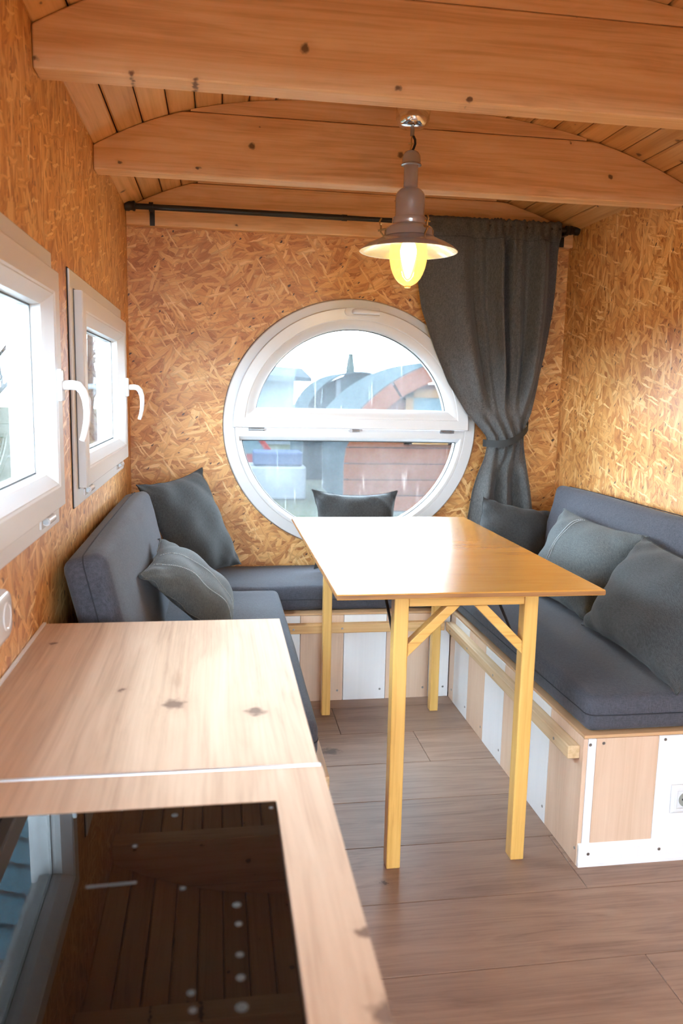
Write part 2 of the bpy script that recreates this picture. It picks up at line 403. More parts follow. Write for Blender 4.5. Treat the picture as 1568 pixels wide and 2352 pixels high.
# ------------------------------------------------------------------ ceiling planks
def ceiling():
    xs = [XL-.02+(XR-XL+.04)*i/60 for i in range(61)]
    z = lambda x: zarc(min(max(x, XL), XR))
    mb = MB().loft([[(x, YR-.1, z(x)+.020) for x in xs]+[(x, YR-.1, z(x)+.06) for x in xs[::-1]], [(x, YB+.1, z(x)+.020) for x in xs]+[(x, YB+.1, z(x)+.06) for x in xs[::-1]]], True, True, True)
    base = mb.obj('ceiling', 'gap'); tag(base, 'curved ceiling of orange pine boards running lengthwise', kind='structure')
    # equal arc length boards
    N = 400; pts = [(XL+(XR-XL)*i/N, zarc(XL+(XR-XL)*i/N)) for i in range(N+1)]
    acc = [0]
    for (a, b), (c, d) in zip(pts, pts[1:]): acc.append(acc[-1]+math.hypot(c-a, d-b))
    tot = acc[-1]; nb = 24
    def p(s):
        s = max(0, min(tot-1e-6, s)); i = max(k for k in range(N) if acc[k] <= s); t = (s-acc[i])/(acc[i+1]-acc[i])
        return pts[i][0]+(pts[i+1][0]-pts[i][0])*t, pts[i][1]+(pts[i+1][1]-pts[i][1])*t
    w = tot/nb
    for i in range(nb):
        (ax, az), (bx, bz) = p(i*w+.0018), p((i+1)*w-.0018)
        d = Vector((bx-ax, 0, bz-az)).normalized(); nrm = Vector((-d.z, 0, d.x))
        A, B = Vector((ax, 0, az)), Vector((bx, 0, bz)); ch = .004
        prof = [A+nrm*.019, A+nrm*ch, A+d*ch, B-d*ch, B+nrm*ch, B+nrm*.019]
        o = Vector(((ax+bx)/2, 0, (az+bz)/2))
        m = MB().loft([[q-o+Vector((0, y, 0)) for q in prof] for y in (YR, YB)], True, True, True)
        m.obj('plank', 'ceil', base, loc=o)
ceiling()

# ------------------------------------------------------------------ ceiling beams
def beam(y0, y1, zb, label, joint=.2, cap=True, parts=True):
    e = empty('ceiling_beam', (XC, (y0+y1)/2, zb), label, 'beam', 'arched ceiling beams')
    zj = 2.064
    xs = [XL+.001+(XR-XL-.002)*i/80 for i in range(81)]
    top = [(x, min(zarc(x)-.0015, zj)) for x in xs]
    rings = [[(XL+.001, y, zb), (XR-.001, y, zb)]+[(x, y, z) for x, z in top[::-1]] for y in (y0, y1)]
    part(MB().loft(rings, True, True, True), 'timber', 'beam', e, bevel=.004)
    if cap:
        t2 = [(x, zarc(x)-.0015) for x in xs if zarc(x)-.0015 > zj+.003]
        a, b = t2[0][0], t2[-1][0]
        rings = [[(a, y, zj+.0015), (b, y, zj+.0015)]+[(x, y, z) for x, z in t2[::-1]] for y in (y0+.0015, y1-.0015)]
        part(MB().loft(rings, True, True, True), 'cap_board', 'beam', e)
    return e
beam(2.588, 2.655, 1.881, 'middle arched pine beam, the one behind the hanging lamp')
beam(1.788, 1.852, 1.867, 'nearest arched pine beam crossing the top of the picture')
beam(.985, 1.05, 1.867, 'arched pine beam overhead above the black cooktop')
beam(-.2, -.135, 1.867, 'arched pine beam near the added rear door')
beam(3.44, YB, 1.889, 'pine board beam fixed flat on the back wall above the round window')

# ------------------------------------------------------------------ rectangular windows in the left wall
def rect_window(name, y0, y1, label, hinge_ys, hy):
    e = empty(name, (XL, (y0+y1)/2, WZ0), label, None, None, 'structure')
    def rect(ins, x): return [(XL+x, y0+ins, WZ0+ins), (XL+x, y1-ins, WZ0+ins), (XL+x, y1-ins, WZ1-ins), (XL+x, y0+ins, WZ1-ins)]
    fr = part(MB().loft([rect(.031, -TH-.01), rect(.031, .0005), rect(.0, .0005), rect(0., .0065), rect(.002, .0075), rect(.052, .0075), rect(.056, .004), rect(.056, -TH-.01), rect(.031, -TH-.01)]), 'frame', 'pvc', e)
    part(MB().loft([rect(-.003, .0002), rect(-.003, .003), rect(.004, .003), rect(.004, .0002), rect(-.003, .0002)]), 'wall_seal', 'sealdark', e)
    s = .046
    sash = part(MB().loft([rect(s, .009), rect(s, .028), rect(s+.003, .031), rect(s+.046, .031), rect(s+.050, .028), rect(s+.052, .028), rect(s+.074, .006), rect(s+.076, -.006), rect(s+.076, -.045), rect(s+.012, -.045), rect(s+.012, .009), rect(s, .009)]), 'sash', 'pvc', e)
    part(MB().loft([rect(s-.003, .0078), rect(s-.003, .0095), rect(s+.01, .0095), rect(s+.01, .0078), rect(s-.003, .0078)]), 'gasket', 'gasket', e)
    g = s+.074
    part(MB().box(XL-.022, XL-.016, y0+g, y1-g, WZ0+g, WZ1-g), 'pane', 'pane_clear', e)
    part(MB().loft([rect(g, -.015), rect(g+.006, -.015), rect(g+.006, -.0155), rect(g, -.0155)]), 'glazing_seal', 'gasket', e)
    # handle: rosette, neck and curved lever
    hz = 1.236; X = XL+.031
    h = MB(); h.box(X, X+.011, hy-.016, hy+.016, hz-.034, hz+.034)
    ho = part(h, 'handle', 'plastic', sash if False else e, bevel=.004, smooth=True)
    lv = MB()
    path = [(X+.009, hy, hz), (X+.030, hy, hz+.001), (X+.042, hy, hz-.001), (X+.052, hy, hz-.012), (X+.0575, hy, hz-.032), (X+.059, hy, hz-.055), (X+.057, hy, hz-.080), (X+.052, hy, hz-.103), (X+.047, hy, hz-.118)]
    lv.tube(path, [.0105, .0105, .0105, .0100, .0088, .0080, .0074, .0070, .0064], 14)
    d = at(e)
    lev = lv; lev.v = [(p[0]-d.x, p[1]-d.y, p[2]-d.z) for p in lev.v]
    lo = lev.obj('lever', 'plastic', ho, smooth=True); lo.location = (0, 0, 0)
    for yy in hinge_ys:
        q = MB().tube([(XL+.018, yy-.030, WZ0+.030), (XL+.018, yy+.034, WZ0+.030)], [.0085, .0085], 14)
        q.box(XL+.0076, XL+.012, yy-.045, yy+.012, WZ0+.016, WZ0+.034)
        hg = part(q, 'hinge_cover', 'plastic', e, smooth=True)
        part(MB().tube([(XL+.018, yy-.0345, WZ0+.030), (XL+.018, yy-.0300, WZ0+.030)], .0055, 12), 'hinge_pin', 'zinc', hg)
rect_window('window_1', *WIN[0], 'near white casement window on the left wall, cut by the picture edge', (1.715, .98), 1.787)
rect_window('window_2', *WIN[1], 'far small white casement window on the left wall beside the back corner', (2.26, 2.98), 3.065)

# ------------------------------------------------------------------ round window
def round_window():
    Y = YB
    e = empty('window_3', (WCX, Y, WCZ-.56), 'large round white window with an opening upper half', None, None, 'structure')
    n = 128
    def circ(r, y): return [(WCX+r*math.cos(2*PI*j/n), Y+y, WCZ+WSZ*r*math.sin(2*PI*j/n)) for j in range(n)]
    def D(r, zc, y, up=True, n=96):
        s = (zc-WCZ)/(r*WSZ); a0 = math.asin(max(-1, min(1, s)))
        a, b = (a0, PI-a0) if up else (-PI-a0, a0)
        return [(WCX+r*math.cos(a+(b-a)*j/(n-1)), Y+y, WCZ+WSZ*r*math.sin(a+(b-a)*j/(n-1))) for j in range(n)]
    part(MB().loft([circ(.533, TH+.01), circ(.533, -.0005), circ(.5635, -.0005), circ(.5635, -.018), circ(.559, -.024), circ(.516, -.026), circ(.512, -.022), circ(.512, TH+.01), circ(.533, TH+.01)]), 'outer_ring', 'pvc', e, smooth=True)
    part(MB().loft([circ(.566, -.0003), circ(.566, -.004), circ(.558, -.004), circ(.558, -.0003)]), 'wall_seal', 'sealdark', e)
    # fixed lower half
    lo = [(.5125, 1.074, -.020), (.5125, 1.074, -.026), (.508, 1.070, -.027), (.499, 1.040, -.027), (.497, 1.036, -.024), (.490, 1.023, -.012), (.488, 1.021, .0), (.488, 1.021, .055), (.5125, 1.074, .055)]
    part(MB().loft([D(r, z, y, False) for r, z, y in lo]), 'lower_frame', 'pvc', e, smooth=True)
    def plate(r, z, y0, y1, up):
        A, B = D(r, z, y0, up), D(r, z, y1, up); return MB().loft([A, B], True, True, True)
    part(plate(.4885, 1.0205, .010, .014, False), 'lower_pane', 'pane', e)
    part(MB().loft([D(.4885, 1.0205, .004, False), D(.4885, 1.0205, .0095, False), D(.4835, 1.0165, .0095, False), D(.4845, 1.0175, .004, False)]), 'lower_gasket', 'gasket', e)
    # opening upper half
    us = [(.520, 1.078, -.0265), (.523, 1.076, -.030), (.523, 1.076, -.050), (.519, 1.080, -.055), (.474, 1.118, -.055), (.470, 1.122, -.051), (.466, 1.126, -.051), (.436, 1.156, -.032), (.431, 1.160, -.022), (.431, 1.160, .04), (.505, 1.090, .04), (.505, 1.090, -.0265)]
    sash = part(MB().loft([D(r, z, y) for r, z, y in us]), 'upper_sash', 'pvc', e, smooth=True)
    part(plate(.4325, 1.1585, .0, .004, True), 'upper_pane', 'pane', e)
    part(MB().loft([D(.432, 1.1595, -.006), D(.432, 1.1595, -.0005), D(.427, 1.163, -.0005), D(.428, 1.162, -.006)]), 'upper_gasket', 'gasket', e)
    # handle on the crown of the sash, lying level
    hx, hz, hy = .352, 1.576, Y-.055
    h = MB(); k = 24
    pl = [(hx-.045+.018*math.cos(a), hz+.018*math.sin(a)) for a in [PI/2+PI*i/11 for i in range(12)]]+[(hx+.085+.004*math.cos(a), hz+.018*math.sin(a)) for a in [-PI/2+PI*i/11 for i in range(12)]]
    h.loft([[(x, hy+.0005, z) for x, z in pl], [(x, hy-.006, z) for x, z in pl], [(hx+.02+(x-hx-.02)*.97, hy-.008, hz+(z-hz)*.86) for x, z in pl]], True, True, True)
    ho = part(h, 'handle', 'plastic', e, smooth=True)
    lv = MB().tube([(hx-.022, hy-.006, hz), (hx-.021, hy-.026, hz), (hx-.012, hy-.036, hz), (hx+.01, hy-.040, hz-.001), (hx+.05, hy-.038, hz-.003), (hx+.082, hy-.034, hz-.004)], [.011, .011, .0115, .011, .0095, .0085], 14)
    d = at(e); lv.v = [(p[0]-d.x, p[1]-d.y, p[2]-d.z) for p in lv.v]
    lv.obj('lever', 'plastic', ho, smooth=True)
    for x, w in ((-.082, .068), (.768, .062)):
        q = MB().tube([(x-w/2, Y-.036, 1.0695), (x-w/2+.008, Y-.036, 1.0695)], .0075, 12).tube([(x-w/2+.010, Y-.036, 1.0695), (x+w/2-.010, Y-.036, 1.0695)], .0068, 12).tube([(x+w/2-.008, Y-.036, 1.0695), (x+w/2, Y-.036, 1.0695)], .0075, 12)
        q.box(x-w/2+.004, x+w/2-.004, Y-.030, Y-.026, 1.060, 1.078)
        part(q, 'hinge', 'zinc', e, smooth=True)
    x = .352
    q = MB().tube([(x-.026, Y-.034, 1.069), (x+.018, Y-.034, 1.069)], .0065, 12).box(x-.01, x+.03, Y-.038, Y-.027, 1.068, 1.077)
    q.tube([(x-.022, Y-.042, 1.069), (x-.022, Y-.026, 1.069)], .008, 12)
    part(q, 'latch', 'zinc', e, smooth=True)
round_window()

# ------------------------------------------------------------------ benches
def screw(x, y, z, n, parent):
    """flat screw head, n is the face normal axis ('-x', '-y')"""
    q = MB()
    d = {'-x': Vector((-1, 0, 0)), '-y': Vector((0, -1, 0))}[n]; p = Vector((x, y, z))
    q.tube([p, p+d*.0012], [.0045, .0038], 10)
    part(q, 'screw', 'screw', parent)

def right_bench():
    e = empty('bench_base', (1.0, 2.6, 0), 'right bench box with upright white and beech boards under the long cushion', 'bench', 'bench boxes')
    F = .692; Y0 = 1.822
    ys = [3.018, 2.955, 2.775, 2.59, 2.40, 2.215, 2.03, Y0]
    for i, (a, b) in enumerate(zip(ys, ys[1:])):
        mat = 'beech' if i % 2 == 0 else 'white'
        pk = slab('plank', mat, e, (F, F+.012, b+.0008, a-.0008, 0.0005, .356), bevel=.001, seg=1)
        screw(F, b+.02 if i < 6 else b+.012, .045, '-x', pk)
    # end face
    for a, b, mat, sx, sz in ((F+.0125, .727, 'white', .710, .340), (.7275, .903, 'beech', .747, .343), (.9035, 1.10, 'white', .921, .345), (1.1005, XR-.003, 'beech', 1.12, .343)):
        pk = slab('plank', mat, e, (a, b, Y0, Y0+.012, .05, .356), bevel=.001, seg=1)
        screw(sx, Y0, sz, '-y', pk)
    bb = MB(); y = Y0
    prof = [(y+.0005, 0.0005), (y-.010, .0005), (y-.010, .010), (y-.007, .018), (y-.007, .050), (y-.004, .060), (y+.0005, .064)]
    bb.loft([[(x, py, pz) for py, pz in prof] for x in (F+.002, XR-.003)], True, True, True)
    pl = part(bb, 'plinth', 'white', e)
    slab('top_board', 'edge', e, (F+.001, XR-.003, Y0+.001, YB-.003, .357, .3655), bevel=.001)
    rl = slab('rail', 'batten', e, (F-.034, F-.0005, Y0+.018, 2.978, .295, .331), bevel=.003)
    for y in (1.93, 2.16, 2.42, 2.7, 2.92): screw(F-.034, y, .312, '-x', rl)
    for x in (.722, .925, 1.15): screw(x, Y0-.007, .036, '-y', pl)
    # carcass so that the box is solid
    part(MB().box(F+.0125, XR-.003, Y0+.0125, YB-.003, .0005, .3565), 'carcass', 'edge', e)
right_bench()
def back_bench():
    e = empty('bench_base', (.3, 3.2, 0), 'back bench box with white and beech boards under the round window', 'bench', 'bench boxes')
    Fy = 3.020; xs = [-.012, .075, .25, .425, .605, .6905]
    for i, (a, b) in enumerate(zip(xs, xs[1:])):
        pk = slab('plank', 'white' if i % 2 == 0 else 'beech', e, (a+.0008, b-.0008, Fy, Fy+.012, .0005, .356), bevel=.001, seg=1)
        screw(b-.022, Fy, .042, '-y', pk)
    slab('top_board', 'edge', e, (XL+.003, .6915, Fy+.001, YB-.003, .357, .3655), bevel=.001)
    rl = slab('rail', 'battenx', e, (-.01, .6565, Fy-.034, Fy-.0005, .292, .328), bevel=.003)
    for x in (.045, .238, .45, .60): screw(x, Fy-.034, .311, '-y', rl)
    part(MB().box(XL+.003, .6905, Fy+.0125, YB-.003, .0005, .3565), 'carcass', 'edge', e)
back_bench()
def left_bench():
    e = empty('bench_base', (-.3, 2.4, 0), 'left bench box behind the worktop, mostly hidden', 'bench', 'bench boxes')
    F = -.016; Y0 = 1.735
    ys = [3.018]+[3.018-.178*i for i in range(1, 8)]; ys[-1] = Y0
    for i, (a, b) in enumerate(zip(ys, ys[1:])):
        slab('plank', 'beech' if i % 2 == 0 else 'white', e, (F-.012, F, b+.0008, a-.0008, .0005, .356), bevel=.001, seg=1)
    slab('top_board', 'edge', e, (XL+.003, F-.001, Y0, 3.0185, .357, .3655), bevel=.001)
    slab('rail', 'batten', e, (F+.0005, F+.030, Y0+.01, 2.983, .295, .331), bevel=.003)
    part(MB().box(XL+.003, F-.0125, Y0, 3.0185, .0005, .3565), 'carcass', 'white', e)
left_bench()

# ------------------------------------------------------------------ cushions
def cushion(name, label, cat, size, mtx, group, seam_sides=True, crown=.006, r=.022):
    """rounded foam block in its own frame: x length, y depth, z thickness, origin at the centre of its underside"""
    lx, ly, lz = size
    nx, ny = max(4, int(lx/.06)), max(4, int(ly/.06))
    bm = bmesh.new(); bmesh.ops.create_cube(bm, size=1.)
    for v in bm.verts: v.co = Vector((v.co.x*lx, v.co.y*ly, (v.co.z+.5)*lz))
    bmesh.ops.bevel(bm, geom=list(bm.edges), offset=r, segments=4, profile=.5, affect='EDGES')
    def cut(axis, n, L):
        for i in range(1, n):
            d = Vector((0, 0, 0)); d[axis] = 1; c = Vector((0, 0, 0)); c[axis] = -L/2+r+(L-2*r)*i/n
            bmesh.ops.bisect_plane(bm, geom=bm.verts[:]+bm.edges[:]+bm.faces[:], plane_co=c, plane_no=d)
    cut(0, nx, lx); cut(1, ny, ly)
    rnd = random.Random(hash(name+label) % 1000 if False else len(label))
    ph = [rnd.uniform(0, 6) for _ in range(6)]
    for v in bm.verts:
        u, w = 2*v.co.x/lx, 2*v.co.y/ly
        k = v.co.z/lz
        c = (1-u**4)*(1-w**4)
        v.co.z += k*(crown*c+.0016*math.sin(9*u+ph[0])*math.cos(7*w+ph[1])+.001*math.sin(17*u*w+ph[2]))
        v.co.y += .002*math.sin(5*u+ph[3])*abs(w)**3*math.sin(PI*k)
        bul = .006*math.sin(PI*k)
        v.co.x += bul*(u**9 if u > 0 else -abs(u)**9)*(1-w*w); v.co.y += bul*(w**9 if w > 0 else -abs(w)**9)*(1-u**4)
    me = bpy.data.meshes.new(name); 
    for f in bm.faces: f.smooth = True
    bm.to_mesh(me); bm.free(); me.materials.append(M['seat'])
    e = empty(name, (0, 0, 0), label, cat, group); e.matrix_world = mtx
    cov = link('cover', me, e)
    # seam running round the sides
    hx, hy = lx/2+.0005, ly/2+.0005; q = r*.55; zz = lz*.5
    corners = []
    for sx, sy, a0 in ((1, -1, -PI/2), (1, 1, 0), (-1, 1, PI/2), (-1, -1, PI)):
        for i in range(6):
            a = a0+PI/2*i/5; corners.append((sx*(hx-r)+r*math.cos(a), sy*(hy-r)+r*math.sin(a)))
    corners.append(corners[0])
    dense = []
    for (a, b), (c, d) in zip(corners, corners[1:]):
        k = max(1, int(math.hypot(c-a, d-b)/.06))
        dense += [(a+(c-a)*i/k, b+(d-b)*i/k) for i in range(k)]
    pts = []
    for a, b in dense+[dense[0]]:
        u, w = 2*a/lx, 2*b/ly; u = max(-1, min(1, u)); w = max(-1, min(1, w))
        A = a+.006*(u**9)*(1-w*w); B = b+.006*(w**9)*(1-u**4)
        pts.append((A, B, zz))
    t = MB().tube(pts, .0016, 6, False); t.obj('seam', 'seam', cov)
    return e
def T(loc, rx=0, ry=0, rz=0):
    return Matrix.Translation(Vector(loc)) @ Matrix.Rotation(rz, 4, 'Z') @ Matrix.Rotation(ry, 4, 'Y') @ Matrix.Rotation(rx, 4, 'X')
ZB = .366; TS = .097
cushion('seat_cushion', 'long slate grey seat cushion on the right bench', 'cushion', (.596, 1.632, TS), T((1.0025, 2.652, ZB)), 'seat cushions')
cushion('seat_cushion', 'slate grey seat cushion on the back bench under the round window', 'cushion', (1.280, .418, TS), T((.041, 3.265, ZB)), 'seat cushions')
cushion('seat_cushion', 'slate grey seat cushion on the left bench behind the worktop', 'cushion', (.585, 1.285, TS), T((-.306, 2.392, ZB)), 'seat cushions')
LEAN = math.radians(13.5)
# backrests: x runs along the wall, y is the height, z the thickness towards the room
def backrest(label, side, y0, y1, height, thick, xtop, zbot):
    L = y1-y0
    s = side
    along = Vector((0, -s*1, 0)) if False else Vector((0, 1, 0))*(-s)
    upv = Vector((-s*math.sin(LEAN)*-1, 0, 0))
    # side = +1: left wall (front faces +x); the top leans towards the wall
    upv = Vector((-s*math.sin(LEAN), 0, math.cos(LEAN)))
    front = Vector((s*math.cos(LEAN), 0, math.sin(LEAN)))
    xa = upv.cross(front)
    top = Vector((xtop, (y0+y1)/2, 0)); 
    back_bot = Vector((xtop+s*math.sin(LEAN)*height, (y0+y1)/2, zbot))
    c = back_bot+upv*height/2
    m = Matrix((xa, upv, front)).transposed().to_4x4(); m.translation = c
    return cushion('backrest_cushion', label, 'cushion', (L, height, thick), m, 'backrest cushions', crown=.008, r=.026)
backrest('slate grey backrest cushion leaning on the left wall below the windows', 1, 1.80, 2.985, .385, .100, XL+.018, .468)
backrest('slate grey backrest cushion leaning on the right wall', -1, 1.90, 3.205, .385, .100, XR-.018, .468)

# ------------------------------------------------------------------ throw pillows
def pillow(label, A, B, C, Dd, thick, mat, stitch=None, seed=1, front=None, pinch=.10, fold=None):
    """A top-left, B top-right, C bottom-right, Dd bottom-left as seen from the front"""
    A, B, C, Dd = map(Vector, (A, B, C, Dd))
    rnd = random.Random(seed); ph = [rnd.uniform(0, 6) for _ in range(8)]
    cen = (A+B+C+Dd)/4
    e = empty('throw_pillow', tuple(cen), label, 'pillow', 'loose pillows')
    nrm = ((B-A)+(C-Dd)).cross((Dd-A)+(C-B)).normalized()   # points away from the viewer of the front
    n = 40
    def base(u, v):
        return (A*(1-u)*(1-v)+B*u*(1-v)+C*u*v+Dd*(1-u)*v)
    def outline(u, v):
        # edges draw inward between the corners
        a, b = 2*u-1, 2*v-1
        s = 1-pinch*(1-b*b)*abs(a)**3; t = 1-pinch*(1-a*a)*abs(b)**3
        return .5+.5*a*s, .5+.5*b*t
    def pt(u, v, side):
        a, b = 2*u-1, 2*v-1
        uu, vv = outline(u, v)
        h = max(0., (1-abs(a)**2.4))**.62*max(0., (1-abs(b)**2.4))**.62
        wr = .006*math.sin(7*a+ph[0]+3*b)*math.cos(5*b+ph[1])*h + .004*math.sin(13*a*b+ph[2])
        cr = abs(a*b)
        wr += .010*cr*math.sin(18*(a-b)+ph[3])*(1-h)*.6
        p = base(uu, vv)
        return p-nrm*side*(h*thick/2*(1 if side > 0 else .40)+wr*.8*(1 if side > 0 else .2))-cen
    mb = MB(); idx = {}
    vs = []; fs = []
    for side in (1, -1):
        for i in range(n+1):
            for j in range(n+1):
                edge = i in (0, n) or j in (0, n)
                key = (i, j, 0 if edge else side)
                if key not in idx:
                    idx[key] = len(vs); 
                    # spacing denser near the seams
                    f = lambda k: .5-.5*math.cos(PI*k/n)
                    vs.append(pt(f(i), f(j), side if not edge else 1))
    g = lambda i, j, s: idx[(i, j, 0 if (i in (0, n) or j in (0, n)) else s)]
    for side in (1, -1):
        for i in range(n):
            for j in range(n):
                q = (g(i, j, side), g(i+1, j, side), g(i+1, j+1, side), g(i, j+1, side))
                fs.append(q if side > 0 else q[::-1])
    mb.add(vs, fs); cov = mb.obj('cover', mat, e, smooth='all')
    # piped seam round the edge
    f = lambda k: k/60
    loop = [(f(k), 0) for k in range(60)]+[(1, f(k)) for k in range(60)]+[(1-f(k), 1) for k in range(60)]+[(0, 1-f(k)) for k in range(61)]
    MB().tube([pt(u, v, 1) for u, v in loop], .0022, 6, False).obj('seam', mat, cov, smooth='all')
    # rows of light stitches
    if stitch:
        ax, pos = stitch
        for p0 in pos:
            q = MB(); k = 0
            N_ = 70
            for k in range(1, N_-1):
                s0, s1 = k/N_, (k+.62)/N_
                a_, b_ = ((p0, s0), (p0, s1)) if ax == 'v' else ((s0, p0), (s1, p0))
                P0, P1 = pt(*a_, 1)-nrm*.0026, pt(*b_, 1)-nrm*.0026
                q.tube([P0, P1], .0015, 5)
            q.obj('stitching', 'thread', cov)
    return e
pillow('big dark charcoal pillow propped on its corner in the left back corner', (-.551, 3.05, .872), (-.318, 3.385, .905), (-.150, 3.31, .505), (-.385, 3.00, .480), .14, 'pillow', seed=3)
pillow('grey pillow with twin stitched rows leaning on the left backrest', (-.452, 2.12, .742), (-.435, 2.60, .752), (-.195, 2.76, .49), (-.215, 2.28, .475), .16, 'pillow2', stitch=('v', (.24, .50)), seed=5)
pillow('small dark pillow in the middle in front of the round window behind the table', (.160, 3.42, .812), (.542, 3.42, .806), (.545, 3.30, .482), (.160, 3.30, .482), .12, 'pillow', seed=8, pinch=.16)
pillow('dark pillow in the right back corner under the curtain', (.880, 3.24, .802), (1.225, 3.27, .733), (1.10, 3.09, .485), (.755, 3.09, .490), .14, 'pillow', seed=11)
pillow('grey pillow with a twin stitched row on the right bench', (1.105, 2.93, .800), (1.125, 2.335, .795), (.985, 2.42, .480), (.965, 2.90, .480), .17, 'pillow2', stitch=('v', (.36, .385)), seed=14)
pillow('nearest dark pillow on the right bench, cut by the picture edge', (1.110, 2.335, .795), (1.110, 1.86, .78), (.915, 1.775, .485), (.955, 2.415, .482), .17, 'pillow', seed=17)

# ------------------------------------------------------------------ table
def table():
    x0, x1, y0, y1, zt = .033, .716, 1.813, 2.988, .757
    e = empty('dining_table', ((x0+x1)/2, (y0+y1)/2, 0), 'varnished honey coloured wooden table with folding legs', 'table')
    tt = slab('tabletop', 'table', e, (x0, x1, y0, y1, zt-.0145, zt), bevel=.0015)
    rim = MB(); a = .0006
    for b in ((x0-a, x1+a, y0-a, y0+.002, zt-.0125, zt-.003), (x0-a, x1+a, y1-.002, y1+a, zt-.0125, zt-.003), (x0-a, x0+.002, y0, y1, zt-.0125, zt-.003), (x1-.002, x1+a, y0, y1, zt-.0125, zt-.003)): rim.box(*b)
    part(rim, 'plywood_edge', 'ply', tt)
    zu = zt-.0150
    yf = 1.866; w = .037
    for x in (.187, .527):
        slab('leg', 'leg', e, (x, x+w, yf, yf+.040, 0.0005, zu), bevel=.003)
    yb = 2.872
    for x in (.146, .575):
        slab('leg', 'leg', e, (x, x+.033, yb, yb+.036, 0.0005, zu), bevel=.003)
    slab('apron', 'legx', e, (.2245, .5265, yf+.002, yf+.036, zu-.034, zu-.0005), bevel=.002)
    slab('apron', 'legx', e, (.1795, .5745, yb+.002, yb+.034, zu-.036, zu-.0005), bevel=.002)
    zl = zu-.035
    for sgn, xl in ((1, .2245), (-1, .5265)):
        # diagonal brace with ends cut to leg and apron
        out = [(xl, .577), (xl, .611), (xl+sgn*.098, zl), (xl+sgn*.132, zl)]
        ring = lambda y: [(x, y, z) for x, z in (out[0], out[3], out[2], out[1])]
        part(MB().loft([ring(yf+.003), ring(yf+.033)], True, True, True), 'brace', 'legx', e, bevel=.0015)
    for xs, xe in ((.212, .200), (.505, .522)):
        part(MB().tube([(xs-.012 if xs < .3 else xs, 2.10, zu-.004), (xe, yf+.043, .60)], .004, 8), 'folding_stay', 'black', e)
    for xs in (.170, .583):
        part(MB().tube([(xs, 2.66, zu-.004), (xs, yb-.003, .60)], .004, 8), 'folding_stay', 'black', e)
table()

# ------------------------------------------------------------------ kitchen worktop, cabinets, hob
ZC = .7345
def kitchen():
    y_end = -.55
    e = empty('worktop', (-.36, 1.35, 0), 'far oak worktop slab beside the left bench', 'worktop', 'oak worktop slabs')
    slab('slab', 'counter', e, (XL+.003, -.112, 1.0035, 1.702, ZC-.038, ZC), bevel=.0015)
    e.location.z = 0
    part(MB().box(XL+.002, -.112, 1.70205, 1.7032, ZC-.037, ZC-.001), 'end_strip', 'alu', e)
    part(MB().box(XL+.002, XL+.008, 1.30, 1.699, ZC+.0002, ZC+.004), 'wall_seal', 'plastic', e)
    s = tag(MB().box(XL+.003, -.1095, .9965, 1.0030, ZC-.036, ZC+.0012).obj('joint_strip', 'alu', bevel=.001), 'thin aluminium strip joining the two oak worktop slabs', 'strip')
    # near slab with a cut-out for the hob
    hx0, hx1, hy0, hy1 = -.535, -.176, .36, .911
    e2 = empty('worktop', (-.36, .4, 0), 'near oak worktop slab framing the black hob', 'worktop', 'oak worktop slabs')
    m = MB(); z0, z1 = ZC-.038, ZC
    o = [(XL+.003, y_end), (-.1085, y_end), (-.1085, .996), (XL+.003, .996)]; i = [(hx0, hy0), (hx1, hy0), (hx1, hy1), (hx0, hy1)]
    m.loft([[(x, y, z1) for x, y in i], [(x, y, z1) for x, y in o], [(x, y, z0) for x, y in o], [(x, y, z0) for x, y in i], [(x, y, z1) for x, y in i]])
    part(m, 'slab', 'counter', e2)
    # hob: a sheet of black glass set into the cut-out
    h = empty('cooktop', ((hx0+hx1)/2, (hy0+hy1)/2, ZC-.0056), 'black glass cooktop set into the near worktop', 'cooktop')
    h.rotation_euler.x = HOBTILT
    cx, cy = (hx0+hx1)/2, (hy0+hy1)/2; lx, ly = (hx1-hx0)/2-.001, (hy1-hy0)/2-.001
    MB().box(-lx, lx, -ly, ly, -.006, -.0002).obj('glass', 'hob', h, bevel=.001)
    MB().box(-lx+.01, lx-.01, -ly+.01, ly-.01, -.034, -.007).obj('housing', 'black', h)
    for px, py, r in ((-.229, .721, .0042), (-.228, .693, .0036), (-.228, .652, .0036), (-.228, .624, .0040), (-.270, .612, .0036), (-.268, .593, .0036), (-.228, .591, .0052), (-.283, .753, .0032), (-.338, .833, .0030), (-.298, .891, .0036), (-.184, .895, .0028)):
        MB().lathe([(r, 0), (r*.9, .0003)], (px-cx, py-cy, -.0002), 14, (True, True)).obj('dot_mark', 'print', h)
    MB().bar((-.380-cx, .766-cy, 0), (-.330-cx, .768-cy, 0), .004, .0004).obj('dash_mark', 'print', h)
    # cabinet units below
    for n, (a, b, lab) in enumerate(((1.004, 1.698, 'pale cabinet under the far worktop slab'), (.30, .996, 'pale cabinet under the cooktop'), (-.545, .296, 'pale cabinet under the near end of the worktop'))):
        c = empty('cabinet', (-.36, (a+b)/2, 0), lab, 'cabinet', 'kitchen cabinets')
        m = MB().box(XL+.004, -.16, a+.001, b-.001, .08, ZC-.040) if n != 1 else MB().box(XL+.004, -.16, a+.001, b-.001, .08, ZC-.085)
        part(m, 'carcass', 'cab', c)
        part(MB().box(XL+.02, -.20, a+.003, b-.003, .0005, .0795), 'plinth', 'gap', c)
        mid = (a+b)/2
        for u, v in ((a, mid), (mid, b)):
            d = slab('door', 'beech', c, (-.1595, -.1415, u+.002, v-.002, .085, ZC-.045), bevel=.0015)
            hy = v-.05 if u == a else u+.05
            k = MB().tube([(-.1415, hy, .55), (-.118, hy, .55), (-.118, hy, .65), (-.1415, hy, .65)], .005, 8)
            part(k, 'handle', 'zinc', d)
HOBTILT = math.radians(1.2)
kitchen()

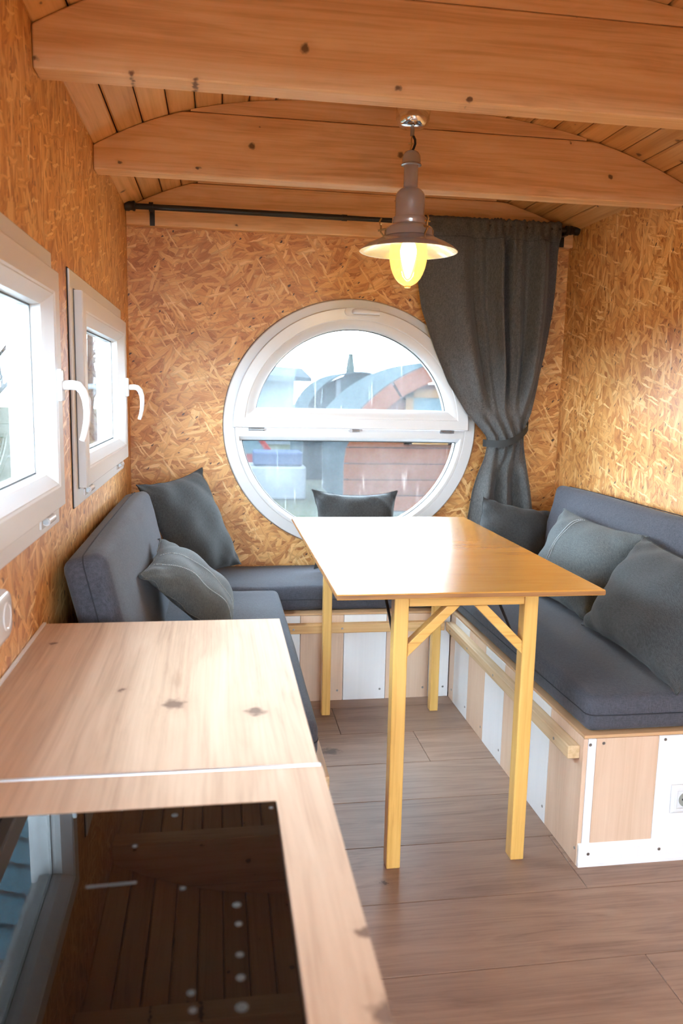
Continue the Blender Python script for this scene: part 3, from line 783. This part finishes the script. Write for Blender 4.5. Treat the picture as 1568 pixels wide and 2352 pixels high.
# ------------------------------------------------------------------ sockets
def socket_wall():
    e = empty('wall_socket', (XL, 1.40, .78), 'white double socket on the left wall above the worktop', 'socket', 'white sockets')
    m = MB(); y0, y1, z0, z1 = 1.205, 1.36, .818, .902; r = .026
    def rr(ins, x):
        out = []
        for cy, cz, a0 in ((y1-r, z1-r, 0), (y0+r, z1-r, PI/2), (y0+r, z0+r, PI), (y1-r, z0+r, 3*PI/2)):
            for i in range(6):
                a = a0+PI/2*i/5; out.append((XL+x, cy+(r-ins)*math.cos(a), cz+(r-ins)*math.sin(a)))
        return out
    m.loft([rr(0, .0005), rr(0, .020), rr(.004, .026), rr(.010, .028)], True, True, True)
    part(m, 'housing', 'plastic', e, smooth=True)
    for y in (1.245, 1.32):
        q = MB(); n = 24
        ring = lambda r, x: [(XL+x, y+r*math.cos(2*PI*j/n), .860+r*math.sin(2*PI*j/n)) for j in range(n)]
        q.loft([ring(.024, .0280), ring(.024, .0295), ring(.020, .0295), ring(.019, .0286)], True, False, True)
        part(q, 'outlet', 'plastic', e, smooth=True)
socket_wall()
def socket_bench():
    Y = 1.8215; x0, x1, z0, z1 = .949, 1.029, .136, .216
    e = empty('wall_socket', ((x0+x1)/2, Y, z0), 'white socket on the end face of the right bench', 'socket', 'white sockets')
    rc = lambda i, y: [(x0+i, Y-y, z0+i), (x1-i, Y-y, z0+i), (x1-i, Y-y, z1-i), (x0+i, Y-y, z1-i)]
    part(MB().loft([rc(0, .0003), rc(0, .004), rc(.006, .009), rc(.014, .010), rc(.015, .008)], True, True, False), 'frame', 'plastic', e, bevel=.0005)
    cx, cz = (x0+x1)/2, (z0+z1)/2
    part(MB().box(x0+.0155, x1-.0155, Y-.0085, Y-.004, z0+.0155, z1-.0155), 'insert', 'plastic', e, bevel=.001)
    n = 28; ring = lambda r, y: [(cx+r*math.cos(2*PI*j/n), Y-y, cz+r*math.sin(2*PI*j/n)) for j in range(n)]
    part(MB().loft([ring(.0205, .0086), ring(.0205, .0105), ring(.0185, .0105), ring(.0180, .0088)], True, False, True), 'cup', 'cup', e, smooth=True)
    for s in (-1, 1):
        part(MB().tube([(cx+s*.0085, Y-.0086, cz), (cx+s*.0085, Y-.0094, cz)], .0028, 10), 'pin_hole', 'black', e)
socket_bench()

# ------------------------------------------------------------------ curtain rod and curtain
RZ, RY = 1.950, 3.385
def rod():
    e = empty('curtain_rod', (XC, RY, RZ), 'black metal curtain rod above the round window', 'curtain rod')
    part(MB().tube([(XL+.02, RY, RZ), (.28, RY, RZ)], .0115, 18), 'outer_tube', 'black', e, smooth=True)
    part(MB().tube([(.28, RY, RZ), (XR-.02, RY, RZ)], .0098, 18), 'inner_tube', 'black', e, smooth=True)
    part(MB().tube([(.262, RY, RZ), (.284, RY, RZ)], .0128, 18), 'collar', 'black', e, smooth=True)
    for x, s in ((XL+.004, 1), (XR-.004, -1)):
        n = 24; prof = [(.016, 0.), (.020, .003), (.020, .018), (.017, .022), (.017, .030), (.0195, .033), (.0195, .040), (.013, .043)]
        rings = [[(x+s*h, RY+r*math.cos(2*PI*j/n), RZ+r*math.sin(2*PI*j/n)) for j in range(n)] for r, h in prof]
        part(MB().loft(rings, True, True, True), 'end_cap', 'black', e, smooth=True)
    for x in (-.508, 1.252):
        m = MB().box(x-.010, x+.010, 3.436, 3.4395, RZ-.062, RZ+.020).bar((x, 3.437, RZ-.018), (x, RY, RZ-.018), .012, .006)
        n = 16
        ring = lambda r, xx: [(xx, RY+r*math.cos(2*PI*j/n), RZ+r*math.sin(2*PI*j/n)) for j in range(n)]
        m.loft([ring(.0122, x-.008), ring(.0185, x-.008), ring(.0185, x+.008), ring(.0122, x+.008), ring(.0122, x-.008)])
        part(m, 'bracket', 'black', e)
rod()
def curtain():
    e = empty('curtain', (.95, 3.37, .5), 'charcoal curtain gathered on the rod and tied back at the right of the round window', 'curtain')
    Lt = [(.50, .858), (.60, .862), (.70, .872), (.80, .885), (.885, .903), (.96, .926), (1.02, .936), (1.055, .930), (1.10, .890), (1.155, .832), (1.284, .749), (1.431, .682), (1.60, .618), (1.70, .600), (1.80, .592), (1.90, .588), (1.99, .586)]
    Rt = [(.50, 1.175), (.60, 1.170), (.70, 1.156), (.80, 1.140), (.885, 1.126), (.96, 1.114), (1.02, 1.104), (1.055, 1.102), (1.10, 1.108), (1.155, 1.130), (1.284, 1.168), (1.431, 1.198), (1.60, 1.220), (1.70, 1.225), (1.80, 1.226), (1.90, 1.224), (1.99, 1.222)]
    nu, nv = 260, 110; vs = []; fs = []
    ztop = 1.978
    for j in range(nv+1):
        z = .50+(ztop-.50)*j/nv
        xl, xr = interp(Lt, z), interp(Rt, z)
        tied = math.exp(-((z-1.045)/.10)**2)
        head = sm(1.84, 1.945, z)
        for i in range(nu+1):
            u = i/nu
            # slack to the left, tight gathers to the right
            warp = u+.045*math.sin(2*PI*u)*(1-tied)
            x = xl+(xr-xl)*warp
            right = sm(.28, .62, u)
            broad = math.sin(2*PI*(3.1*u**1.1+.10))*.034*(1-.45*right)
            mid = (math.sin(2*PI*(6.3*u+.05*math.sin(4*z))+.6)*.031+math.sin(2*PI*(10.7*u+.05*math.sin(5*z))+2.)*.010)*(.12+.88*right)
            fine = math.sin(2*PI*(17*u+.3*math.sin(7*u)+.04*math.sin(9*z)))*.0045*(.10+.90*right)
            up_ = sm(1.12, 1.35, z)
            dn = 1-sm(.80, 1.0, z)
            tie = math.sin(2*PI*4.4*u+.5)*.013
            low = math.sin(2*PI*(2.6*u+.15)+.8*z)*.034+math.sin(2*PI*5.2*u)*.006
            yy = (broad*(.55+.45*(1-head))+mid+fine*(.45+.55*head))*up_*(1-.55*head)+tie*tied+low*dn
            thick = .045*tied*math.sin(PI*u)             # bundle bulges where it is tied
            y = 3.376+yy-thick
            # wrap the rod pocket
            if z > 1.90:
                k = (z-RZ)/.03
                y = y*(1-.8*head)+(RY-.0135-.004*math.sin(2*PI*14*u*(.4+.6*u)))*.8*head if k < .6 else y*.2+(RY-.013)*.8
            ruff = 0
            if z > 1.955: ruff = (.003*math.sin(2*PI*13*u+3*math.sin(17*u))+.0025*math.sin(2*PI*29*u+2*math.sin(23*u)))*(.25+.75*right)
            diag = -.03*sm(.2, 1., 1-u)*tied*0
            zz = z+ruff*sm(1.94, 1.978, z)-.006*u*0
            vs.append((x, y, zz))
    w = nu+1
    for j in range(nv):
        for i in range(nu): fs.append((j*w+i, j*w+i+1, (j+1)*w+i+1, (j+1)*w+i))
    mb = MB().add(vs, fs)
    c = part(mb, 'cloth', 'curtain', e, smooth='all')
    so = c.modifiers.new('thickness', 'SOLIDIFY'); so.thickness = .0022; so.offset = 0
    # hem seam below the rod pocket
    row = int((1.905-.50)/(ztop-.50)*nv)
    pts = [Vector(vs[row*w+i])+Vector((0, -.0016, 0)) for i in range(2, nu-1)]
    part(MB().tube(pts, .0008, 5, False), 'hem_stitch', 'seam', c)
    # tie band
    n = 60; rings = []
    def band(t):
        # front half from left to right, rising to the hook on the right
        a = PI+PI*t
        x = 1.018+.100*math.cos(a)
        y = 3.392+.098*math.sin(a)
        z = 1.022+.085*sm(.30, 1., t)+.004
        return x, y, z
    for k in range(n+1):
        x, y, z = band(k/n); h = .0155
        tl = .10*(k/n)
        rings.append([(x, y-.001, z-h), (x, y-.0035, z-h), (x, y-.0035, z+h), (x, y-.001, z+h)])
    tb = MB().loft(rings, True, True, True)
    band_o = empty('tieback', (1.12, 3.45, 1.1), 'black strap tying the charcoal curtain to a hook on the wall', 'tieback')
    part(tb, 'strap', 'strap', band_o, smooth=True)
    part(MB().tube([(1.117, 3.392, 1.110), (1.117, YB-.001, 1.118)], .004, 8).tube([(1.117, YB-.006, 1.118), (1.117, YB-.0005, 1.118)], .012, 14), 'hook', 'zinc', band_o, smooth=True)
curtain()

# ------------------------------------------------------------------ pendant lamp
def lamp():
    x, y = .3225, 2.42; zc = zarc(x)
    e = empty('pendant_lamp', (x, y, 1.55), 'nickel pendant lamp with a wide brim and glowing amber glass', 'lamp')
    P = lambda mb, n, m, par=e, **k: part(mb, n, m, par, smooth=True, **k)
    c = (x, y, 0)
    P(MB().lathe([(.0, 2.008), (.02, 2.0085), (.036, 2.012), (.045, 2.020), (.0495, 2.034), (.0505, 2.05), (.0505, zc-.001), (.0, zc-.001)], c, 40), 'ceiling_cup', 'lampchrome')
    P(MB().lathe([(0, 1.988), (.0062, 1.988), (.0062, 2.0085), (0, 2.0085)], c, 16), 'cord_grip', 'zinc')
    # hook link and cable
    P(MB().tube([(x, y, 1.990), (x-.002, y, 1.976), (x-.001, y, 1.962), (x-.004, y, 1.950), (x-.003, y, 1.944)], .0022, 8).tube([(x-.011, y, 1.966), (x+.006, y, 1.966)], .002, 8), 'hook', 'brass')
    P(MB().tube([(x+.002, y, 1.990), (x+.009, y, 1.978), (x+.010, y, 1.966), (x+.005, y, 1.952), (x-.001, y, 1.945)], .0036, 10), 'cable', 'cable')
    P(MB().lathe([(0, 1.947), (.010, 1.9465), (.020, 1.942), (.0262, 1.932), (.0275, 1.920), (.0275, 1.910), (.0285, 1.9095), (.0305, 1.907), (.0305, 1.9045), (.027, 1.903), (.021, 1.903)], c, 40), 'cap', 'lampmetal')
    hs = P(MB().lathe([(.0215, 1.9045), (.0215, 1.846), (.023, 1.841), (.031, 1.836), (.039, 1.829), (.0435, 1.820), (.0445, 1.810), (.0442, 1.79), (.0435, 1.768), (.045, 1.757), (.0505, 1.7555), (.0520, 1.752), (.0520, 1.741), (.0512, 1.739), (.0512, 1.736), (.060, 1.732), (.069, 1.726), (.0735, 1.718), (.0745, 1.706), (.0755, 1.700)], c, 48), 'housing', 'lampmetal')
    br = [(.072, 1.7005), (.080, 1.6975), (.095, 1.690), (.115, 1.681), (.135, 1.670), (.1465, 1.660), (.1485, 1.6585), (.1480, 1.657), (.146, 1.6575)]
    P(MB().lathe(br, c, 64), 'brim', 'lampmetal')
    P(MB().lathe([(.146, 1.6575), (.134, 1.6665), (.114, 1.6775), (.094, 1.687), (.079, 1.6945), (.058, 1.697), (.0, 1.698)], c, 64), 'reflector', 'enamel')
    g = P(MB().lathe([(.052, 1.694), (.0545, 1.685), (.0565, 1.668), (.0572, 1.650), (.0560, 1.630), (.0520, 1.610), (.0455, 1.592), (.0370, 1.577), (.0265, 1.566), (.0150, 1.5595), (.0105, 1.5575), (.0098, 1.552), (.0, 1.551)], c, 48), 'glass_globe', 'amber')
    P(MB().lathe([(.0, 1.578), (.006, 1.582), (.0125, 1.600), (.019, 1.625), (.024, 1.648), (.025, 1.662), (.021, 1.678), (.013, 1.690), (.013, 1.697), (0, 1.697)], c, 32), 'bulb', 'bulb')
    for a in (PI*.97, PI*.97+2*PI/3, PI*.97+4*PI/3):
        u = Vector((math.cos(a), math.sin(a), 0)); q = Vector((x, y, 0))
        m = MB().tube([q+u*.0755+Vector((0, 0, 1.700)), q+u*.0860+Vector((0, 0, 1.712)), q+u*.0850+Vector((0, 0, 1.728)), q+u*.0900+Vector((0, 0, 1.742)), q+u*.0845+Vector((0, 0, 1.752))], .0026, 8)
        m.tube([q+u*.094+Vector((0, 0, 1.716)), q+u*.070+Vector((0, 0, 1.722))], .0030, 8)
        s = Vector((-u.y, u.x, 0))
        m.tube([q+u*.086+s*.009+Vector((0, 0, 1.733)), q+u*.086-s*.009+Vector((0, 0, 1.733))], .0026, 8)
        P(m, 'clasp', 'brass', hs)
    l = bpy.data.lights.new('bulb_light', 'POINT'); l.energy = 18; l.color = (1, .82, .58); l.shadow_soft_size = .03
    lo = bpy.data.objects.new('bulb_light', l); COL.objects.link(lo); lo.parent = e; lo.location = Vector((x, y, 1.63))-at(e)
lamp()

# ------------------------------------------------------------------ added fill light behind the view, shaped as a round ceiling lamp
def fill_light(x, y, power, label):
    z = 1.905
    e = empty('fill_light', (x, y, z), label, 'lamp', None)
    top = zarc(x)-.002
    part(MB().lathe([(0, top), (.05, top), (.05, z+.045), (.165, z+.04), (.17, z+.03), (.17, z+.006), (.160, z+.004), (.160, z+.02), (0, z+.02)], (x, y, 0), 40), 'housing', 'pvc', e, smooth=True)
    part(MB().lathe([(0, z+.010), (.12, z+.012), (.158, z+.018)], (x, y, 0), 40), 'fill_disc', emitter('fill_glow', (1., .88, .74), 4.), e, smooth=True)
    l = bpy.data.lights.new('fill_area_light', 'AREA'); l.shape = 'DISK'; l.size = .30; l.energy = power; l.color = (1, .95, .88)
    lo = bpy.data.objects.new('fill_area_light', l); COL.objects.link(lo); lo.parent = e; lo.location = (0, 0, .002)
fill_light(.35, -.85, 13, 'added fill light in the form of a round ceiling lamp, out of view')

# ------------------------------------------------------------------ outdoors
M['grass'] = (lambda t: (t.set(base=t.ramp(t.n('TexNoise', {'Vector': t.coords(rand=0), 'Scale': 1.2, 'Detail': 6.}).outputs[0], [(.35, (.010, .013, .007)), (.55, (.020, .020, .015)), (.7, (.030, .030, .026))]), rough=.95, spec=0.), t.m)[1])(NT('winter_grass'))
M['cabinwood'] = wood('red_brown_cladding', 'x', (.042, .0140, .0055), (.036, .0115, .0045), (.026, .0085, .0032), vary=.12, across=20, spec=0.)
M['fascia'] = plain('terracotta_fascia', (.044, .015, .0075), .7, spec=0.)
M['cabinframe'] = plain('yellow_pine_frame', (.062, .033, .013), .6, spec=0.)
M['blueglass'] = plain('blue_grey_glass', (.024, .036, .041), .3, spec=0.)
M['greenroof'] = plain('dark_green_shingle', (.014, .019, .021), .8, spec=0.)
M['greenwall'] = plain('grey_green_boards', (.0105, .0150, .0170), .8, spec=0.)
M['housewall'] = plain('pale_render', (.034, .038, .042), .9, spec=0.)
M['houseroof'] = plain('grey_roof', (.018, .021, .024), .8, spec=0.)
M['bark'] = plain('grey_bark', (.022, .021, .020), .9, spec=0.)
M['conifer'] = plain('conifer_green', (.008, .012, .010), .9, spec=0.)
M['carred'] = plain('red_paint', (.06, .008, .007), .3, spec=0.)
M['carblue'] = plain('blue_paint', (.014, .019, .034), .3, spec=0.)
M['pallet'] = plain('white_wrap', (.050, .053, .057), .5, spec=0.)
def canopy_mat():
    t = NT('pale_blue_sheet'); t.t.nodes.remove(t.b)
    a = t.n('BsdfDiffuse', {0: (.10, .12, .13, 1)}); b = t.n('BsdfTranslucent', {0: (.17, .26, .30, 1)})
    t.put(t.out.inputs[0], t.n('AddShader', {0: a.outputs[0], 1: b.outputs[0]}).outputs[0]); return t.m
M['canopy'] = canopy_mat()
G = -.75
tag(MB().box(-60, 60, -40, 80, G-.2, G).obj('ground', 'grass'), 'grey green winter ground outside the windows', kind='structure')
def arch(cx, cz, r, a0, a1, y, n=24): return [(cx+r*math.cos(a0+(a1-a0)*i/n), y, cz+r*math.sin(a0+(a1-a0)*i/n)) for i in range(n+1)]
def barrel_cabin():
    y = 13.; cx, cz, r = 4.02, -.77, 2.62
    e = empty('barrel_cabin', (cx, y, G), 'red brown arched wooden cabin seen through the round window', 'cabin')
    # front wall of horizontal boards, clipped by the arch
    z = G+.02; h = .27
    while z < cz+r-.35:
        z1 = min(z+h-.022, cz+r-.32)
        half = lambda zz: min(2.19, math.sqrt(max(.0, (r-.2)**2-(zz-cz)**2)))
        a, b = half(z), half(z1)
        if b > .3:
            q = MB().loft([[(cx-a, yy, z), (cx+a, yy, z), (cx+b, yy, z1), (cx-b, yy, z1)] for yy in (y, y+.05)], True, True, True)
            k = Vector((cx, y, z)); q.v = [tuple(Vector(p)-k) for p in q.v]
            q.obj('board', 'cabinwood', e, loc=k-at(e))
        z += h
    # two-piece arched fascia
    for a0, a1 in ((PI*.22, PI*.5-.01), (PI*.5+.01, PI*.685), (PI*.690, PI*.778)):
        o, i = arch(cx, cz, r, a0, a1, 0, 20), arch(cx, cz, r-.28, a0, a1, 0, 20)
        ring = lambda yy: [(p[0], yy, p[2]) for p in o]+[(p[0], yy, p[2]) for p in i[::-1]]
        part(MB().loft([ring(y-.25), ring(y-.02)], True, True, True), 'fascia', 'fascia', e)
    o, i = arch(cx, cz, r+.02, PI*.22, PI*.78, 0, 40), arch(cx, cz, r-.05, PI*.22, PI*.78, 0, 40)
    ring = lambda yy: [(p[0], yy, p[2]) for p in o]+[(p[0], yy, p[2]) for p in i[::-1]]
    part(MB().loft([ring(y-.2), ring(y+3.5)], True, True, True), 'roof', 'greenroof', e)
    part(MB().box(cx-2.1, cx+2.1, y+.06, y+3.4, G, cz+1.55), 'body', 'greenroof', e)
    x0, x1, z0, z1 = 2.84, 3.72, .40, 1.31; w = .13
    m = MB().box(x0, x1, y-.05, y+.01, z0, z0+w).box(x0, x1, y-.05, y+.01, z1-w, z1).box(x0, x0+w, y-.05, y+.01, z0, z1).box(x1-w, x1, y-.05, y+.01, z0, z1)
    part(m, 'window_frame', 'cabinframe', e); part(MB().box(x0+w, x1-w, y-.02, y, z0+w, z1-w), 'window_pane', 'blueglass', e)
barrel_cabin()
def green_cabin():
    y = 18.; cx, cz, r = 2.95, .42, 1.30
    e = empty('arched_shed', (cx, y, G), 'grey green arched shed behind the red brown cabin', 'shed')
    o = arch(cx, cz, r, 0, PI, 0, 40)
    ring = lambda yy, s=1.: [(cx+(p[0]-cx)*s, yy, cz+(p[2]-cz)*s) for p in o]+[(cx-r*s, yy, G), (cx+r*s, yy, G)]
    part(MB().loft([ring(y, .96), ring(y+.06, .96)], True, True, True), 'front', 'greenwall', e)
    part(MB().loft([ring(y-.15, 1.), ring(y+3, 1.), ring(y+3, .97), ring(y-.15, .97), ring(y-.15, 1.)]), 'roof', 'greenroof', e)
    part(MB().box(cx-.55, cx-.45, y-.08, y, G, cz+1.1), 'post', 'housewall', e)
    part(MB().box(cx-.42, cx+.25, y-.06, y-.01, G+.3, cz+.8), 'window_pane', 'blueglass', e)
green_cabin()
def house():
    y = 30.; e = empty('house', (.5, y, G), 'pale house with a grey roof far off at the left of the round window', 'house')
    part(MB().box(-3.5, 2.6, y, y+6, G, 2.05), 'wall', 'housewall', e)
    part(MB().loft([[(-4, y-.5, 1.6), (3.2, y-.5, 1.6), (3.2, y-.5, 1.75), (-4, y-.5, 2.15)], [(-4, y+3, 2.1), (3.2, y+3, 2.0), (3.2, y+3, 2.2), (-4, y+3, 2.6)]], True, True, True), 'roof', 'houseroof', e)
    for x in (-2.4, -1.0): part(MB().box(x, x+.7, y-.04, y+.01, .55, 1.35), 'window', 'blueglass', e)
house()
def conifer():
    x, y = 4.05, 26.; e = empty('conifer_tree', (x, y, G), 'dark pointed conifer rising behind the arched shed', 'tree')
    part(MB().tube([(x, y, G), (x, y, 1.8)], [.12, .05], 8), 'trunk', 'bark', e)
    m = MB()
    for k in range(7):
        z = .2+k*.30; r = .62-.075*k
        m.lathe([(r, z), (r*.8, z+.08), (.08, z+.5)], (x, y, 0), 14)
    part(m, 'crown', 'conifer', e)
conifer()
def car():
    y = 15.9; x0 = -.55; e = empty('parked_car', (x0+.6, y, G), 'blurred red and blue parked car beyond the lawn', 'car')
    prof = [(0, .25), (0, .62), (.25, .70), (.45, 1.08), (1.15, 1.10), (1.45, .72), (1.85, .64), (1.9, .25)]
    m = MB().loft([[(x0+px, yy, G+pz) for px, pz in prof] for yy in (y, y+1.5)], True, True, True)
    part(m, 'body', 'carred', e, bevel=.04)
    part(MB().loft([[(x0+px, yy, G+pz) for px, pz in ((.42, .74), (.55, 1.03), (1.08, 1.04), (1.28, .74))] for yy in (y-.01, y+.02)], True, True, True), 'side_window', 'blueglass', e)
    for px in (.4, 1.5): part(MB().tube([(x0+px, y-.02, G+.27), (x0+px, y+.18, G+.27)], .27, 20), 'wheel', 'black', e)
car()
def crates():
    y = 14.5
    for i, (x, z, w, h, d, m, lab) in enumerate(((.82, G, 1.1, .62, .8, 'pallet', 'white wrapped block standing on the lawn outside'), (-.02, G, .32, .95, .4, 'housewall', 'narrow pale post block left of the wrapped block outside'), (.85, G+.625, .9, .26, .6, 'carblue', 'blue tarpaulin bundle on top of the wrapped block outside'))):
        e = MB().box(-w/2, w/2, 0, d, 0, h).obj('wrapped_block', m, None, loc=(x, y, z), bevel=.04); tag(e, lab, 'block')
crates()
def tree(x, y, h, seed, label):
    rnd = random.Random(seed); e = empty('bare_tree', (x, y, G), label, 'tree', 'bare trees outside the left windows')
    tr = MB(); br = MB()
    def grow(p, d, L, r, lev, mb):
        pts = [p]; dd = d.copy(); rr = [r]
        for k in range(4):
            dd = (dd+Vector((rnd.uniform(-.16, .16), rnd.uniform(-.16, .16), rnd.uniform(-.03, .10)))).normalized()
            pts.append(pts[-1]+dd*L/4); rr.append(r*(1-.16*(k+1)))
        mb.tube(pts, rr, 6 if lev < 2 else 4, False)
        if lev < 3:
            for k in range(12 if lev == 0 else 4):
                q = pts[rnd.randint(1, 4)]
                a = rnd.uniform(0, 2*PI)
                nd = (dd*.7+Vector((math.cos(a), math.sin(a), rnd.uniform(.1, .5)))*.75).normalized()
                grow(q, nd, L*rnd.uniform(.20, .30) if lev == 0 else L*rnd.uniform(.4, .6), r*.5, lev+1, br)
    grow(Vector((x, y, G)), Vector((0, 0, 1)), h, .11, 0, tr)
    part(tr, 'trunk', 'bark', e); part(br, 'branches', 'bark', e)
spots = [(9., .150, 5.), (13.5, .125, 6.), (18., .165, 7.), (24., .140, 8.), (12.5, .27, 6.)]
words = ['nearest', 'second nearest', 'third nearest', 'fourth nearest', 'farthest']
for i, (y, k, h) in enumerate(sorted(spots)):
    tree(-.25-k*y, y, h, 20+i, words[i]+' bare grey tree outside the left windows')
def awning():
    e = empty('awning', (XL-.3, 2.4, 1.9), 'pale blue lapped sheet awning outside above the left windows', 'awning')
    for k in range(17):
        y = 1.25+k*.145
        q = MB().loft([[(xx, y, zz), (xx, y+.165, zz-.014), (xx, y+.165, zz-.008), (xx, y, zz+.006)] for xx, zz in ((XL-TH-.005, 1.99), (XL-.50, 1.88))], True, True, True)
        c = Vector((XL-.3, y, 1.9)); q.v = [tuple(Vector(p)-c) for p in q.v]
        q.obj('sheet', 'canopy', e, loc=c-at(e))
awning()
